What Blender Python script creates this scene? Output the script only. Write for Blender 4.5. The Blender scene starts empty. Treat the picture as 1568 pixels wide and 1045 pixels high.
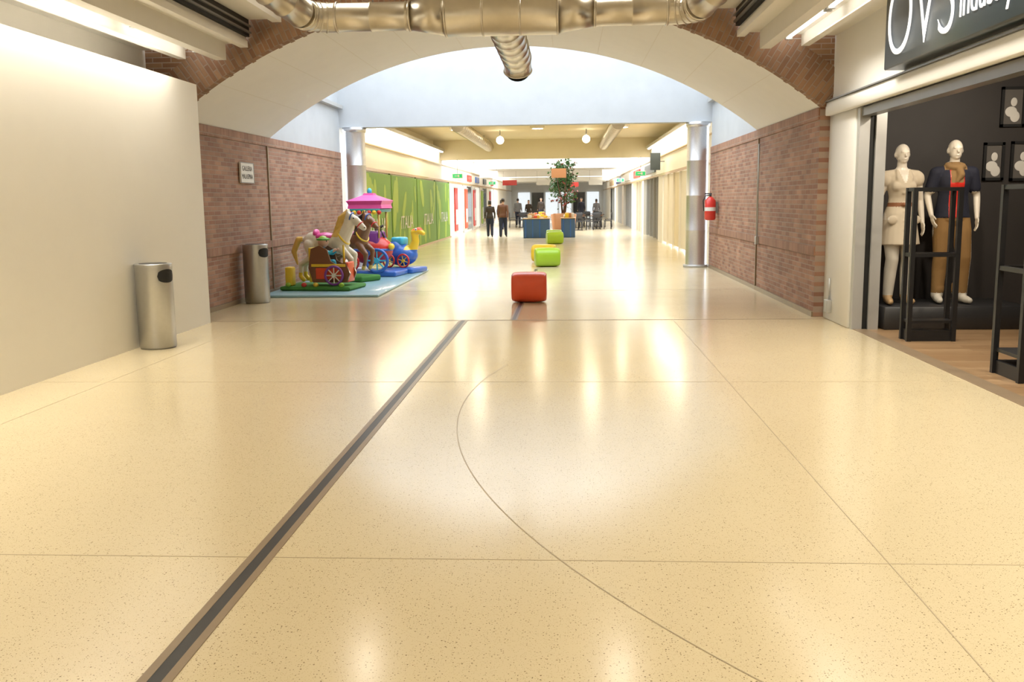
import bpy, bmesh, math, random
from mathutils import Vector, Matrix
random.seed(7)
S=bpy.context.scene
D=bpy.data
pi=math.pi
# ------------------------------------------------------------ materials
def newmat(n):
    m=D.materials.new(n); m.use_nodes=True
    return m, m.node_tree.nodes, m.node_tree.links, m.node_tree.nodes['Principled BSDF']
def mat(n,c,r=.5,metal=0,noise=0,nscale=8,bump=0,bscale=60,coat=0,spec=.5):
    m,N,L,b=newmat(n)
    b.inputs['Base Color'].default_value=(*c,1); b.inputs['Roughness'].default_value=r
    b.inputs['Metallic'].default_value=metal; b.inputs['Coat Weight'].default_value=coat
    b.inputs['Specular IOR Level'].default_value=spec
    tc=N.new('ShaderNodeTexCoord')
    if noise:
        t=N.new('ShaderNodeTexNoise'); t.inputs['Scale'].default_value=nscale; t.inputs['Detail'].default_value=4
        L.new(tc.outputs['Object'],t.inputs['Vector'])
        x=N.new('ShaderNodeMix'); x.data_type='RGBA'
        x.inputs[6].default_value=(*[v*(1-noise) for v in c],1); x.inputs[7].default_value=(*[min(1,v*(1+noise)) for v in c],1)
        L.new(t.outputs['Fac'],x.inputs[0]); L.new(x.outputs[2],b.inputs['Base Color'])
    if bump:
        t=N.new('ShaderNodeTexNoise'); t.inputs['Scale'].default_value=bscale
        L.new(tc.outputs['Object'],t.inputs['Vector'])
        q=N.new('ShaderNodeBump'); q.inputs['Strength'].default_value=bump; q.inputs['Distance'].default_value=.01
        L.new(t.outputs['Fac'],q.inputs['Height']); L.new(q.outputs['Normal'],b.inputs['Normal'])
    return m
def emit(n,c,s):
    m,N,L,b=newmat(n)
    b.inputs['Base Color'].default_value=(*c,1)
    b.inputs['Emission Color'].default_value=(*c,1); b.inputs['Emission Strength'].default_value=s
    return m
def brick(n,mode,c1=(.27,.13,.085),c2=(.43,.25,.165),mo=(.36,.27,.21),bw=.25,rh=.068):
    m,N,L,b=newmat(n)
    tc=N.new('ShaderNodeTexCoord')
    if mode=='uv': vec=tc.outputs['UV']
    else:
        sp=N.new('ShaderNodeSeparateXYZ'); L.new(tc.outputs['Object'],sp.inputs[0])
        cb=N.new('ShaderNodeCombineXYZ')
        a={'x':('Y','Z'),'y':('X','Z'),'v':('Z','Y')}[mode]
        L.new(sp.outputs[a[0]],cb.inputs[0]); L.new(sp.outputs[a[1]],cb.inputs[1]); vec=cb.outputs[0]
    t=N.new('ShaderNodeTexBrick'); L.new(vec,t.inputs['Vector'])
    t.inputs['Scale'].default_value=1; t.inputs['Brick Width'].default_value=bw; t.inputs['Row Height'].default_value=rh
    t.inputs['Mortar Size'].default_value=.008; t.inputs['Mortar Smooth'].default_value=.3; t.inputs['Bias'].default_value=-.15
    t.inputs['Color1'].default_value=(*c1,1); t.inputs['Color2'].default_value=(*c2,1); t.inputs['Mortar'].default_value=(*mo,1)
    ns=N.new('ShaderNodeTexNoise'); ns.inputs['Scale'].default_value=2.2; ns.inputs['Detail'].default_value=6; L.new(vec,ns.inputs['Vector'])
    r=N.new('ShaderNodeValToRGB'); r.color_ramp.elements[0].position=.35; r.color_ramp.elements[0].color=(.82,.82,.82,1)
    r.color_ramp.elements[1].position=.7; r.color_ramp.elements[1].color=(1.15,1.12,1.08,1); L.new(ns.outputs['Fac'],r.inputs[0])
    x=N.new('ShaderNodeMix'); x.data_type='RGBA'; x.blend_type='MULTIPLY'; x.inputs[0].default_value=1
    L.new(t.outputs['Color'],x.inputs[6]); L.new(r.outputs[0],x.inputs[7]); L.new(x.outputs[2],b.inputs['Base Color'])
    q=N.new('ShaderNodeBump'); q.invert=True; q.inputs['Strength'].default_value=.7; q.inputs['Distance'].default_value=.01
    L.new(t.outputs['Fac'],q.inputs['Height']); L.new(q.outputs['Normal'],b.inputs['Normal'])
    b.inputs['Roughness'].default_value=.7
    return m
def floormat():
    m,N,L,b=newmat('terrazzo_floor')
    tc=N.new('ShaderNodeTexCoord'); o=tc.outputs['Object']
    n=N.new('ShaderNodeTexNoise'); n.inputs['Scale'].default_value=.6; n.inputs['Detail'].default_value=3; L.new(o,n.inputs['Vector'])
    x=N.new('ShaderNodeMix'); x.data_type='RGBA'
    x.inputs[6].default_value=(.65,.54,.34,1); x.inputs[7].default_value=(.71,.605,.405,1)
    L.new(n.outputs['Fac'],x.inputs[0]); cur=x.outputs[2]
    for sc,th,rnd,col in ((100,.24,.72,(.14,.085,.04)),(54,.19,.84,(.15,.09,.04)),(180,.30,.6,(.44,.33,.18))):
        v=N.new('ShaderNodeTexVoronoi'); v.voronoi_dimensions='3D'; v.inputs['Scale'].default_value=sc; L.new(o,v.inputs['Vector'])
        a=N.new('ShaderNodeMath'); a.operation='LESS_THAN'; a.inputs[1].default_value=th; L.new(v.outputs['Distance'],a.inputs[0])
        s=N.new('ShaderNodeSeparateColor'); L.new(v.outputs['Color'],s.inputs[0])
        g=N.new('ShaderNodeMath'); g.operation='GREATER_THAN'; g.inputs[1].default_value=rnd; L.new(s.outputs[0],g.inputs[0])
        p=N.new('ShaderNodeMath'); p.operation='MULTIPLY'; L.new(a.outputs[0],p.inputs[0]); L.new(g.outputs[0],p.inputs[1])
        k=N.new('ShaderNodeMix'); k.data_type='RGBA'; k.inputs[7].default_value=(*col,1)
        w=N.new('ShaderNodeMath'); w.operation='MULTIPLY'; w.inputs[1].default_value=.85
        L.new(p.outputs[0],w.inputs[0]); L.new(w.outputs[0],k.inputs[0]); L.new(cur,k.inputs[6]); cur=k.outputs[2]
    L.new(cur,b.inputs['Base Color'])
    n3=N.new('ShaderNodeTexNoise'); n3.inputs['Scale'].default_value=1.3; n3.inputs['Detail'].default_value=4; L.new(o,n3.inputs['Vector'])
    mr=N.new('ShaderNodeMapRange'); mr.inputs[3].default_value=.13; mr.inputs[4].default_value=.21; L.new(n3.outputs['Fac'],mr.inputs[0]); L.new(mr.outputs[0],b.inputs['Roughness'])
    b.inputs['Specular IOR Level'].default_value=.6
    q=N.new('ShaderNodeBump'); q.inputs['Strength'].default_value=.03; q.inputs['Distance'].default_value=.02
    n4=N.new('ShaderNodeTexNoise'); n4.inputs['Scale'].default_value=1.6; L.new(o,n4.inputs['Vector'])
    L.new(n4.outputs['Fac'],q.inputs['Height']); L.new(q.outputs['Normal'],b.inputs['Normal'])
    return m
def woodmat():
    m,N,L,b=newmat('shop_wood')
    tc=N.new('ShaderNodeTexCoord')
    t=N.new('ShaderNodeTexBrick'); t.inputs['Scale'].default_value=1; t.inputs['Brick Width'].default_value=1.2; t.inputs['Row Height'].default_value=.12
    t.inputs['Mortar Size'].default_value=.002
    t.inputs['Color1'].default_value=(.28,.17,.085,1); t.inputs['Color2'].default_value=(.37,.24,.13,1); t.inputs['Mortar'].default_value=(.12,.07,.04,1)
    L.new(tc.outputs['Object'],t.inputs['Vector']); L.new(t.outputs['Color'],b.inputs['Base Color']); b.inputs['Roughness'].default_value=.35
    return m
M={}
M['floor']=floormat()
M['white']=mat('white_paint',(.84,.83,.80),.6,noise=.03,nscale=3,bump=.05)
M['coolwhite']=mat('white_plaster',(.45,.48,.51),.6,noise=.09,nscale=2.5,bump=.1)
M['cream']=mat('cream_paint',(.86,.83,.76),.55,noise=.02,nscale=3,bump=.05)
M['ceil']=mat('ceiling_paint',(.76,.73,.67),.6,noise=.03,nscale=4)
M['yceil']=mat('warm_ceiling',(.82,.74,.56),.6,noise=.05,nscale=2)
M['bx']=brick('brick_x','x'); M['by']=brick('brick_y','y',c1=(.22,.11,.055),c2=(.33,.19,.10)); M['buv']=brick('brick_arch','uv',c1=(.22,.11,.055),c2=(.33,.19,.10),mo=(.28,.2,.14))
M['bs']=brick('brick_soldier','x',bw=.068,rh=.24,c1=(.28,.13,.08),c2=(.40,.22,.14))
M['steel']=mat('brushed_steel',(.50,.50,.49),.38,1,noise=.06,nscale=20)
M['galv']=mat('galvanised_steel',(.66,.66,.68),.36,1,noise=.12,nscale=40,bump=.12,bscale=70)
M['duct']=mat('duct_metal',(.62,.57,.48),.3,1,noise=.08,nscale=12)
M['dark']=mat('dark_metal',(.03,.03,.032),.4,noise=.1)
M['rack']=mat('rack_black_metal',(.012,.012,.013),.45,noise=.1)
M['black']=mat('black_gap',(.008,.008,.008),.6)
M['strip']=mat('floor_strip_brown',(.26,.19,.12),.35,noise=.1)
M['seam']=mat('floor_seam',(.42,.33,.2),.4)
M['grey']=mat('grey_metal',(.25,.25,.25),.35,.6,noise=.05)
M['lgrey']=mat('light_grey_metal',(.5,.5,.49),.4,.4,noise=.05)
M['shopwall']=mat('shop_dark_wall',(.04,.035,.033),.6,noise=.15,nscale=3)
M['shopceil']=mat('shop_ceiling',(.08,.075,.07),.7,noise=.1)
M['sign']=mat('sign_panel_grey',(.04,.055,.065),.3,noise=.1,nscale=2)
M['signtxt']=emit('sign_letter',(1,1,1),.8)
M['wood']=woodmat()
M['tube']=emit('fluorescent_tube',(1,.96,.88),5)
M['lamp']=emit('lamp_glass',(1,.88,.66),9)
M['exit']=emit('exit_green',(.02,.45,.15),.6)
def col(n,c,r=.35,coat=.3): 
    if n not in M: M[n]=mat(n,c,r,noise=.06,nscale=6,coat=coat)
    return M[n]
col('red',(.62,.03,.02)); col('orange',(.74,.08,.02),.4); col('yellow',(.80,.55,.03)); col('green',(.10,.42,.06)); col('lime',(.30,.50,.02),.4)
col('blue',(.03,.13,.5)); col('cyan',(.05,.45,.65)); col('pink',(.75,.08,.35)); col('purple',(.22,.05,.30)); col('brown',(.20,.08,.03)); col('horsewhite',(.75,.68,.55))
col('skyblue',(.26,.44,.50)); col('tan',(.55,.36,.18)); col('gold',(.7,.45,.1)); col('hair',(.03,.018,.01),.6,0)
col('skin',(.62,.38,.27),.5,0); col('manq',(.74,.68,.58),.35,.2); col('coat',(.58,.50,.38),.8,0); col('ivory',(.62,.58,.50),.8,0)
col('navy',(.012,.014,.03),.8,0); col('ochre',(.28,.16,.055),.8,0); col('scarf',(.28,.17,.07),.9,0); col('belt',(.25,.10,.04),.5,0)
col('jacketbrown',(.05,.035,.025),.8,0); col('jacketrust',(.16,.07,.04),.8,0); col('jeans',(.02,.025,.05),.8,0); col('shoe',(.015,.012,.01),.5,0); col('greycloth',(.2,.2,.22),.8,0)
col('postergreen',(.16,.33,.02),.5,0); col('posterlight',(.36,.52,.05),.5,0); col('posterdark',(.06,.13,.02),.5,0)
col('kioskblue',(.06,.13,.28),.7,0); col('soil',(.04,.02,.01),.9,0); col('terracotta',(.45,.20,.08),.7,0)
col('leaf',(.035,.10,.02),.5,0); col('leafred',(.25,.04,.03),.5,0); col('bark',(.10,.06,.035),.9,0); col('glassdark',(.04,.045,.05),.1,.5)
col('paper',(.75,.73,.68),.7,0); col('photo',(.12,.11,.10),.6,0); col('grass',(.05,.20,.03),.8,0); col('teal',(.02,.25,.25))
# ------------------------------------------------------------ geometry helpers
def add(n,me,m=None,parent=None,loc=None,smooth=False):
    o=D.objects.new(n,me); S.collection.objects.link(o)
    if m is not None:
        for q in (m if isinstance(m,(list,tuple)) else [m]): me.materials.append(M[q] if isinstance(q,str) else q)
    if parent: o.parent=parent
    if loc: o.location=loc
    if smooth:
        for p in me.polygons: p.use_smooth=True
    return o
def empty(n,loc=(0,0,0),rz=0):
    e=D.objects.new(n,None); S.collection.objects.link(e); e.location=loc; e.rotation_euler=(0,0,rz); e.empty_display_size=.2
    return e
def fin(bm,n,m,parent=None,loc=None,smooth=False):
    me=D.meshes.new(n); bmesh.ops.recalc_face_normals(bm,faces=bm.faces); bm.to_mesh(me); bm.free()
    return add(n,me,m,parent,loc,smooth)
def abox(bm,x0,x1,y0,y1,z0,z1,mi=0):
    vs=[bm.verts.new((x,y,z)) for x in (x0,x1) for y in (y0,y1) for z in (z0,z1)]
    for f in ((0,1,3,2),(4,6,7,5),(0,4,5,1),(2,3,7,6),(0,2,6,4),(1,5,7,3)):
        q=bm.faces.new([vs[i] for i in f]); q.material_index=mi
def box(n,x0,x1,y0,y1,z0,z1,m,parent=None,bev=0,seg=3):
    bm=bmesh.new(); abox(bm,min(x0,x1),max(x0,x1),min(y0,y1),max(y0,y1),min(z0,z1),max(z0,z1))
    if bev: bmesh.ops.bevel(bm,geom=bm.edges[:],offset=bev,segments=seg,affect='EDGES',profile=.5)
    o=fin(bm,n,m,parent)
    if bev:
        for p in o.data.polygons: p.use_smooth=True
    return o
def boxes(n,lst,m,parent=None):
    bm=bmesh.new()
    for b in lst: abox(bm,*b)
    return fin(bm,n,m,parent)
def sweep(n,pts,rad,m,parent=None,seg=24,caps=True,smooth=True,bm=None):
    own=bm is None
    if own: bm=bmesh.new()
    P=[Vector(p) for p in pts]
    if not isinstance(rad,(list,tuple)): rad=[rad]*len(P)
    t=(P[1]-P[0]).normalized(); u=t.orthogonal().normalized(); rings=[]
    for i,p in enumerate(P):
        if i==0: d=P[1]-P[0]
        elif i==len(P)-1: d=P[-1]-P[-2]
        else: d=(P[i+1]-P[i]).normalized()+(P[i]-P[i-1]).normalized()
        d.normalize()
        u=(u-d*u.dot(d)).normalized(); w=d.cross(u)
        r=rad[i]
        rings.append([bm.verts.new(p+u*math.cos(a)*r+w*math.sin(a)*r) for a in [2*pi*k/seg for k in range(seg)]])
    for a,b in zip(rings,rings[1:]):
        for k in range(seg): bm.faces.new((a[k],a[(k+1)%seg],b[(k+1)%seg],b[k]))
    if caps: bm.faces.new(rings[0]); bm.faces.new(rings[-1])
    if own:
        o=fin(bm,n,m,parent)
        if smooth:
            for p in o.data.polygons: p.use_smooth=len(p.vertices)<=4
        return o
def ribbed(n,p0,p1,r,m,parent=None,step=.15,h=.008):
    a=Vector(p0); b=Vector(p1); L=(b-a).length; d=(b-a)/L
    pts=[];rad=[]; s=0
    while s<L-.03:
        for ds,rr in ((0,r),(.012,r+h),(.022,r+h),(.034,r)):
            if s+ds<L: pts.append(a+d*(s+ds)); rad.append(rr)
        s+=step
    pts.append(b); rad.append(r)
    return sweep(n,pts,rad,m,parent,seg=28)
def torus(n,c,axis,R,r,m,parent=None,seg=32):
    ax=Vector(axis).normalized(); u=ax.orthogonal().normalized(); w=ax.cross(u); bm=bmesh.new(); rings=[]
    for i in range(seg):
        a=2*pi*i/seg; e=u*math.cos(a)+w*math.sin(a)
        rings.append([bm.verts.new(Vector(c)+e*(R+r*math.cos(t))+ax*r*math.sin(t)) for t in [2*pi*k/10 for k in range(10)]])
    for i in range(seg):
        a=rings[i];b=rings[(i+1)%seg]
        for k in range(10): bm.faces.new((a[k],a[(k+1)%10],b[(k+1)%10],b[k]))
    return fin(bm,n,m,parent,smooth=True)
def ell(bm,c,r,rot=None,u=20,v=14):
    mt=Matrix.Translation(c)@(rot.to_4x4() if rot else Matrix.Identity(4))@Matrix.Diagonal((*r,1))
    bmesh.ops.create_uvsphere(bm,u_segments=u,v_segments=v,radius=1,matrix=mt)
def ellipsoid(n,c,r,m,parent=None):
    bm=bmesh.new(); ell(bm,c,r); return fin(bm,n,m,parent,smooth=True)
def cap(bm,p0,p1,r0,r1):
    p0=Vector(p0);p1=Vector(p1)
    sweep(None,[p0,p1],[r0,r1],None,seg=14,bm=bm)
    ell(bm,p0,(r0,)*3,u=14,v=8); ell(bm,p1,(r1,)*3,u=14,v=8)
def chain(bm,pts,rs):
    for i in range(len(pts)-1): cap(bm,pts[i],pts[i+1],rs[i],rs[i+1])
def loft(bm,secs,seg=24):
    rings=[[bm.verts.new((cx+rx*math.cos(a),cy+ry*math.sin(a),z)) for a in [2*pi*k/seg for k in range(seg)]] for cx,cy,z,rx,ry in secs]
    for a,b in zip(rings,rings[1:]):
        for k in range(seg): bm.faces.new((a[k],a[(k+1)%seg],b[(k+1)%seg],b[k]))
    bm.faces.new(rings[0]); bm.faces.new(rings[-1])
def blob(bm,n,mats,fn,parent,voxel=.012,smooth=4):
    me=D.meshes.new(n+'_src'); bmesh.ops.recalc_face_normals(bm,faces=bm.faces); bm.to_mesh(me); bm.free()
    o=D.objects.new(n,me); S.collection.objects.link(o)
    r=o.modifiers.new('r','REMESH'); r.mode='VOXEL'; r.voxel_size=voxel
    s=o.modifiers.new('s','SMOOTH'); s.factor=.5; s.iterations=smooth
    dg=bpy.context.evaluated_depsgraph_get(); dg.update()
    me2=D.meshes.new_from_object(o.evaluated_get(dg)); o.modifiers.clear(); o.data=me2; D.meshes.remove(me)
    me2.name=n; me2.materials.clear()
    for q in mats: me2.materials.append(M[q])
    for p in me2.polygons:
        p.use_smooth=True; p.material_index=fn(p.center)
    if parent: o.parent=parent
    return o
def light(n,loc,sx,sy,e,c=(1,.94,.82),rot=(0,0,0),parent=None,shape='RECTANGLE',spread=180):
    l=D.lights.new(n,'AREA'); l.shape=shape; l.size=sx
    if shape=='RECTANGLE': l.size_y=sy
    l.energy=e; l.color=c; l.spread=math.radians(spread)
    o=D.objects.new(n,l); S.collection.objects.link(o); o.location=loc; o.rotation_euler=rot
    if parent: o.parent=parent
    return o
def text(n,s,w,h,m,mt,parent=None,ext=.01,off=0):
    c=D.curves.new(n,'FONT'); c.body=s; c.size=1; c.offset=off
    o=D.objects.new(n,c); S.collection.objects.link(o)
    dg=bpy.context.evaluated_depsgraph_get(); me=D.meshes.new_from_object(o.evaluated_get(dg)); D.objects.remove(o)
    xs=[v.co.x for v in me.vertices]; ys=[v.co.y for v in me.vertices]
    me.transform(Matrix.Translation((-min(xs),-min(ys),0))); me.transform(Matrix.Diagonal((w/(max(xs)-min(xs)),h/(max(ys)-min(ys)),1,1)))
    bm=bmesh.new(); bm.from_mesh(me); r=bmesh.ops.extrude_face_region(bm,geom=bm.faces[:]); bmesh.ops.translate(bm,vec=(0,0,ext),verts=[g for g in r['geom'] if isinstance(g,bmesh.types.BMVert)]); bmesh.ops.recalc_face_normals(bm,faces=bm.faces); bm.to_mesh(me); bm.free()
    me.transform(mt); me.materials.clear()
    return add(n,me,m,parent)
def facing(loc,d):
    c={'-x':((0,-1,0),(0,0,1),(-1,0,0)),'+x':((0,1,0),(0,0,1),(1,0,0)),'-y':((1,0,0),(0,0,1),(0,-1,0))}[d]
    m=Matrix((c[0],c[1],c[2])).transposed().to_4x4(); m.translation=Vector(loc); return m
# ------------------------------------------------------------ FLOOR
fl=box('floor',-9,9,-8,96,-.1,0,'floor')
sm=[]
for y in (-.2,4.02,8.2,12.5,16.7): sm.append((-4.83 if y<13 else -5.25,3.4 if y<13 else 3.25,y-.003,y+.003,0,.0012))
sm.append((1.406,1.412,-8,12.5,0,.0012)); sm.append((-4.2,-4.194,-8,12.5,0,.0012))
boxes('floor_seams',sm,'seam',fl)
boxes('floor_crossstrip',[(-4.83,3.4,12.54,12.565,0,.0016)],'strip',fl)
boxes('floor_joint_border',[(-1.46,-1.425,-8,12.56,0,.003),(-1.375,-1.34,-8,12.56,0,.003),(-.77,-.745,12.56,22,0,.003),(-.70,-.675,12.56,22,0,.003)],'strip',fl)
boxes('floor_joint_channel',[(-1.425,-1.375,-8,12.56,0,.0018),(-.745,-.70,12.56,22,0,.0018)],'dark',fl)
bm=bmesh.new(); prev=None
for i in range(70):
    a=math.radians(165+i*1.0); c,s=math.cos(a),math.sin(a)
    v=[bm.verts.new((6.15+r*c,7.26+r*s,.0014)) for r in (6.977,6.983)]
    if prev: bm.faces.new((prev[0],prev[1],v[1],v[0]))
    prev=v
fin(bm,'floor_arc_seam','seam',fl)
# ------------------------------------------------------------ FOREGROUND WALLS
box('wall_left_partition',-5.15,-4.84,-7.9,12.4,0,3.15,'cream')
box('wall_left_outer',-5.9,-5.6,-8,12.7,0,5.2,'ceil')
box('wall_back',-9,9,-8.3,-8,0,5.2,'cream')
box('wall_left_brick',-5.7,-5.3,12.7,22.2,0,2.75,'bx')
box('wall_right_brick',3.3,3.7,12.75,22.2,0,2.75,'bx')
for sx,nm,x0,x1 in ((1,'left',-5.3,-5.28),(-1,'right',3.28,3.3)):
    boxes('trim_brick_course_'+nm,[(x0,x1,12.76,22.1,.82,.94),(x0,x1,12.76,22.1,2.60,2.75)],'bs')
    boxes('trim_expansion_joint_'+nm,[(x0+(-.0 if sx>0 else -.004),x1+(.004 if sx>0 else 0),16.62,16.66,.0,2.6)],'strip')
    boxes('baseboard_'+nm,[(x0-.002 if sx<0 else x0,x1+(.004 if sx>0 else 0),12.76,22.1,0,.07)],'strip')
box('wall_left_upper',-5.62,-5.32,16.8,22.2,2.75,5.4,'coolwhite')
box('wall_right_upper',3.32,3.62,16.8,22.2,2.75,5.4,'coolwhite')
boxes('trim_skylight_ledge',[(-5.32,-5.2,17,22.15,3.75,3.83),(3.2,3.32,17,22.15,3.75,3.83)],'lgrey')
CX,CZ,R=-1.0,-2.66,6.91
def arcpts(R_,n=48,h=4.3):
    a=math.asin(h/R_); return [(CX+R_*math.sin(t),CZ+R_*math.cos(t)) for t in [-a+2*a*i/n for i in range(n+1)]]
def extr(n,prof,y0,y1,m,parent=None):
    bm=bmesh.new(); A=[bm.verts.new((x,y0,z)) for x,z in prof]; B=[bm.verts.new((x,y1,z)) for x,z in prof]; k=len(prof)
    for i in range(k): bm.faces.new((A[i],A[(i+1)%k],B[(i+1)%k],B[i]))
    bm.faces.new(A); bm.faces.new(B); bmesh.ops.triangulate(bm,faces=[f for f in bm.faces if len(f.verts)>4])
    return fin(bm,n,m,parent)
pin=arcpts(R); pout=arcpts(R+.22)
ceilv=extr('ceiling_vault',pin+pout[::-1],12.76,16.75,'white')
bm=bmesh.new()
for i in range(4,48,4):
    x,z=pin[i]; t=Vector((pin[i+1][0]-pin[i-1][0],0,pin[i+1][1]-pin[i-1][1])).normalized()*.005; dn=Vector((-t.z,0,t.x)).normalized()*-.002
    q=[Vector((x,y,z))+s*t+dn for y,s in ((12.8,-1),(12.8,1),(16.7,1),(16.7,-1))]
    bm.faces.new([bm.verts.new(v) for v in q])
fin(bm,'vault_joint_lines','ceil',ceilv)
def tymp(n,y0,y1,m,top=5.4,hw=4.7,r=R):
    bm=bmesh.new(); ap=arcpts(r)
    prof=[(CX-hw,2.75)]+ap+[(CX+hw,2.75)]
    for yy in (y0,y1):
        lo=[bm.verts.new((x,yy,z)) for x,z in prof]; hi=[bm.verts.new((x,yy,top)) for x,z in prof]
        for i in range(len(prof)-1): bm.faces.new((lo[i],lo[i+1],hi[i+1],hi[i]))
        if yy==y0: L0,H0=lo,hi
    for i in range(len(prof)-1): bm.faces.new((L0[i],L0[i+1],lo[i+1],lo[i])); bm.faces.new((H0[i],H0[i+1],hi[i+1],hi[i]))
    return fin(bm,n,m)
tymp('wall_arch_front',12.62,12.76,'by')
tymp('wall_arch_rear',16.75,16.85,'white')
bm=bmesh.new(); uvl=bm.loops.layers.uv.new('UVMap'); a0=math.asin(4.3/R)
n=60
for i in range(n):
    t0=-a0+2*a0*i/n; t1=-a0+2*a0*(i+1)/n
    for (ra,rb,ya,yb) in ((R,R+.46,12.60,12.60),(R,R,12.60,12.80)):
        q=[]; 
        for t,r_,y in ((t0,ra,ya),(t1,ra,ya),(t1,rb,yb),(t0,rb,yb)): q.append((bm.verts.new((CX+r_*math.sin(t),y,CZ+r_*math.cos(t))),((r_-R)+(y-12.6),t*R)))
        f=bm.faces.new([v for v,_ in q])
        for l,(_,uv) in zip(f.loops,q): l[uvl].uv=uv
me=D.meshes.new('ring'); bm.to_mesh(me); bm.free(); add('trim_brick_arch_ring',me,'buv')
def stepped(side):
    s=1 if side=='left' else -1
    X=lambda x:(x if s==1 else 2*CX-x)
    P=empty('ceiling_stepped_'+side)
    def b(n,x0,x1,z0,z1,m,y0=-7.9,y1=12.55): return box(n,X(x0),X(x1),y0,y1,z0,z1,m,P)
    b('cove_top',-5.6,-5.0,3.62,3.72,'ceil')
    b('trough_edge_outer',-5.02,-4.92,3.46,3.72,'ceil',y1=12.3); b('trough_edge_inner',-4.58,-4.44,3.46,3.72,'ceil',y1=12.45)
    b('trough_back',-4.92,-4.58,3.60,3.72,'white',y1=12.3)
    b('step_one',-4.5,-4.2,3.68,3.76,'ceil'); b('step_one_lip',-4.26,-4.16,3.62,3.70,'ceil',y1=12.5)
    b('grille_back',-4.2,-4.15,3.76,4.0,'black')
    b('grille_slats',-4.16,-4.12,3.80,3.825,'grey'); b('grille_slats_b',-4.16,-4.12,3.88,3.905,'grey')
    b('step_two',-4.2,-3.75,3.98,4.08,'ceil'); b('step_two_lip',-3.82,-3.70,3.93,4.0,'ceil',y1=12.5)
    b('grille_back_two',-3.75,-3.7,4.08,4.7,'ceil')
    fx=empty('fluorescent_light_fixture')
    for k in range(10):
        y=-6.6+k*1.9
        sweep('tube_%d'%k,[(X(-4.75),y,3.56),(X(-4.75),y+1.7,3.56)],.022,'tube',fx,seg=10)
        boxes('socket_%d'%k,[(X(-4.75)-.04,X(-4.75)+.04,y-.06,y,3.53,3.6),(X(-4.75)-.04,X(-4.75)+.04,y+1.7,y+1.76,3.53,3.6)],'lgrey',fx)
    light('tube_light',(X(-4.75),2.5,3.5),.28,18,330,parent=fx,spread=128)
stepped('left'); stepped('right')
box('ceiling_centre',-3.75,1.75,-7.9,12.6,4.7,4.85,'ceil')
for x in (-2.67,.67):
    for y in (11.5,5.5,-.5):
        P=empty('ceiling_downlight',(x,y,4.7)); sweep('housing',[(0,0,0),(0,0,-.10)],[.18,.17],'lgrey',P); sweep('lens',[(0,0,-.1),(0,0,-.11)],.11,'lamp',P)
        light('beam',(0,0,-.13),.34,.34,11,parent=P,shape='DISK')
# ------------------------------------------------------------ RIGHT SHOP FRONT
box('wall_right_pillar',3.42,3.70,11.62,12.72,0,2.66,'white',bev=.01,seg=1)
box('wall_right_fascia',3.42,3.7,-7.9,12.72,2.66,3.75,'white')
box('trim_fascia_band',3.34,3.42,-7.9,12.66,2.63,2.80,'white',bev=.01,seg=1)
box('trim_fascia_shadowline',3.32,3.42,-7.9,12.6,2.80,2.815,'grey')
boxes('trim_shutter_rail',[(3.46,3.60,3.2,11.6,2.53,2.63)],'grey')
boxes('door_frame_shop',[(3.44,3.56,11.50,11.60,0,2.63),(3.62,3.74,11.46,11.60,0,2.6)],'lgrey')
boxes('door_jamb_shop',[(3.56,3.62,11.50,11.60,0,2.6)],'black')
boxes('trim_threshold_shop',[(3.46,3.62,3.2,11.5,0,.006)],'strip')
boxes('floor_shop',[(3.62,9,3.2,12.6,0,.004)],'wood')
box('wall_shop_back',3.70,9,12.6,12.75,0,3.3,'shopwall')
box('wall_shop_side',8.6,8.8,3,12.6,0,3.3,'shopwall'); box('wall_shop_near',3.5,9,3,3.2,0,3.3,'shopwall')
box('wall_right_near',3.42,3.7,-7.9,3.0,0,2.63,'cream')
box('ceiling_shop',3.7,9,3,12.7,3.2,3.3,'shopceil')
P=empty('shop_sign')
box('panel',3.22,3.42,6.4,10.05,2.86,3.72,'sign',P,bev=.01,seg=1)
text('letters_large','OVS',1.62,.70,'signtxt',facing((3.215,9.93,2.96),'-x'),P,off=-.022)
text('letters_small','industry',.95,.38,'signtxt',facing((3.215,8.18,2.94),'-x'),P,off=-.01)
P=empty('junction_box',(3.36,12.4,.05)); box('box',0,.07,-.08,.08,.05,.22,'lgrey',P,bev=.01); sweep('conduit',[(.045,0,.2),(.045,0,.5)],.01,'lgrey',P,seg=10)
P=empty('display_platform'); box('deck',3.80,5.5,11.42,12.4,.004,.28,'dark',P,bev=.01,seg=1)
def rack(x,y,w=.52,d=.4,h=1.68):
    P=empty('display_stand',(x,y,.005))
    for i,(a,b) in enumerate(((-w/2,-d/2),(w/2,-d/2),(-w/2,d/2),(w/2,d/2))): box('post_%d'%i,a-.024,a+.024,b-.024,b+.024,0,h,'rack',P)
    for i,z in enumerate((h-.02,.95)):
        for j,b in enumerate((-d/2,d/2)): box('rail_%d_%d'%(i,j),-w/2,w/2,b-.018,b+.018,z-.02,z+.02,'rack',P)
        for j,a in enumerate((-w/2,w/2)): box('side_%d_%d'%(i,j),a-.018,a+.018,-d/2,d/2,z-.02,z+.02,'rack',P)
    box('base',-w/2,w/2,-d/2,d/2,0,.12,'rack',P); box('shelf',-w/2,w/2,-d/2,d/2,.2,.23,'rack',P)
rack(4.0,10.6,.48,.20); rack(4.10,8.35,.5,.5)
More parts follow.
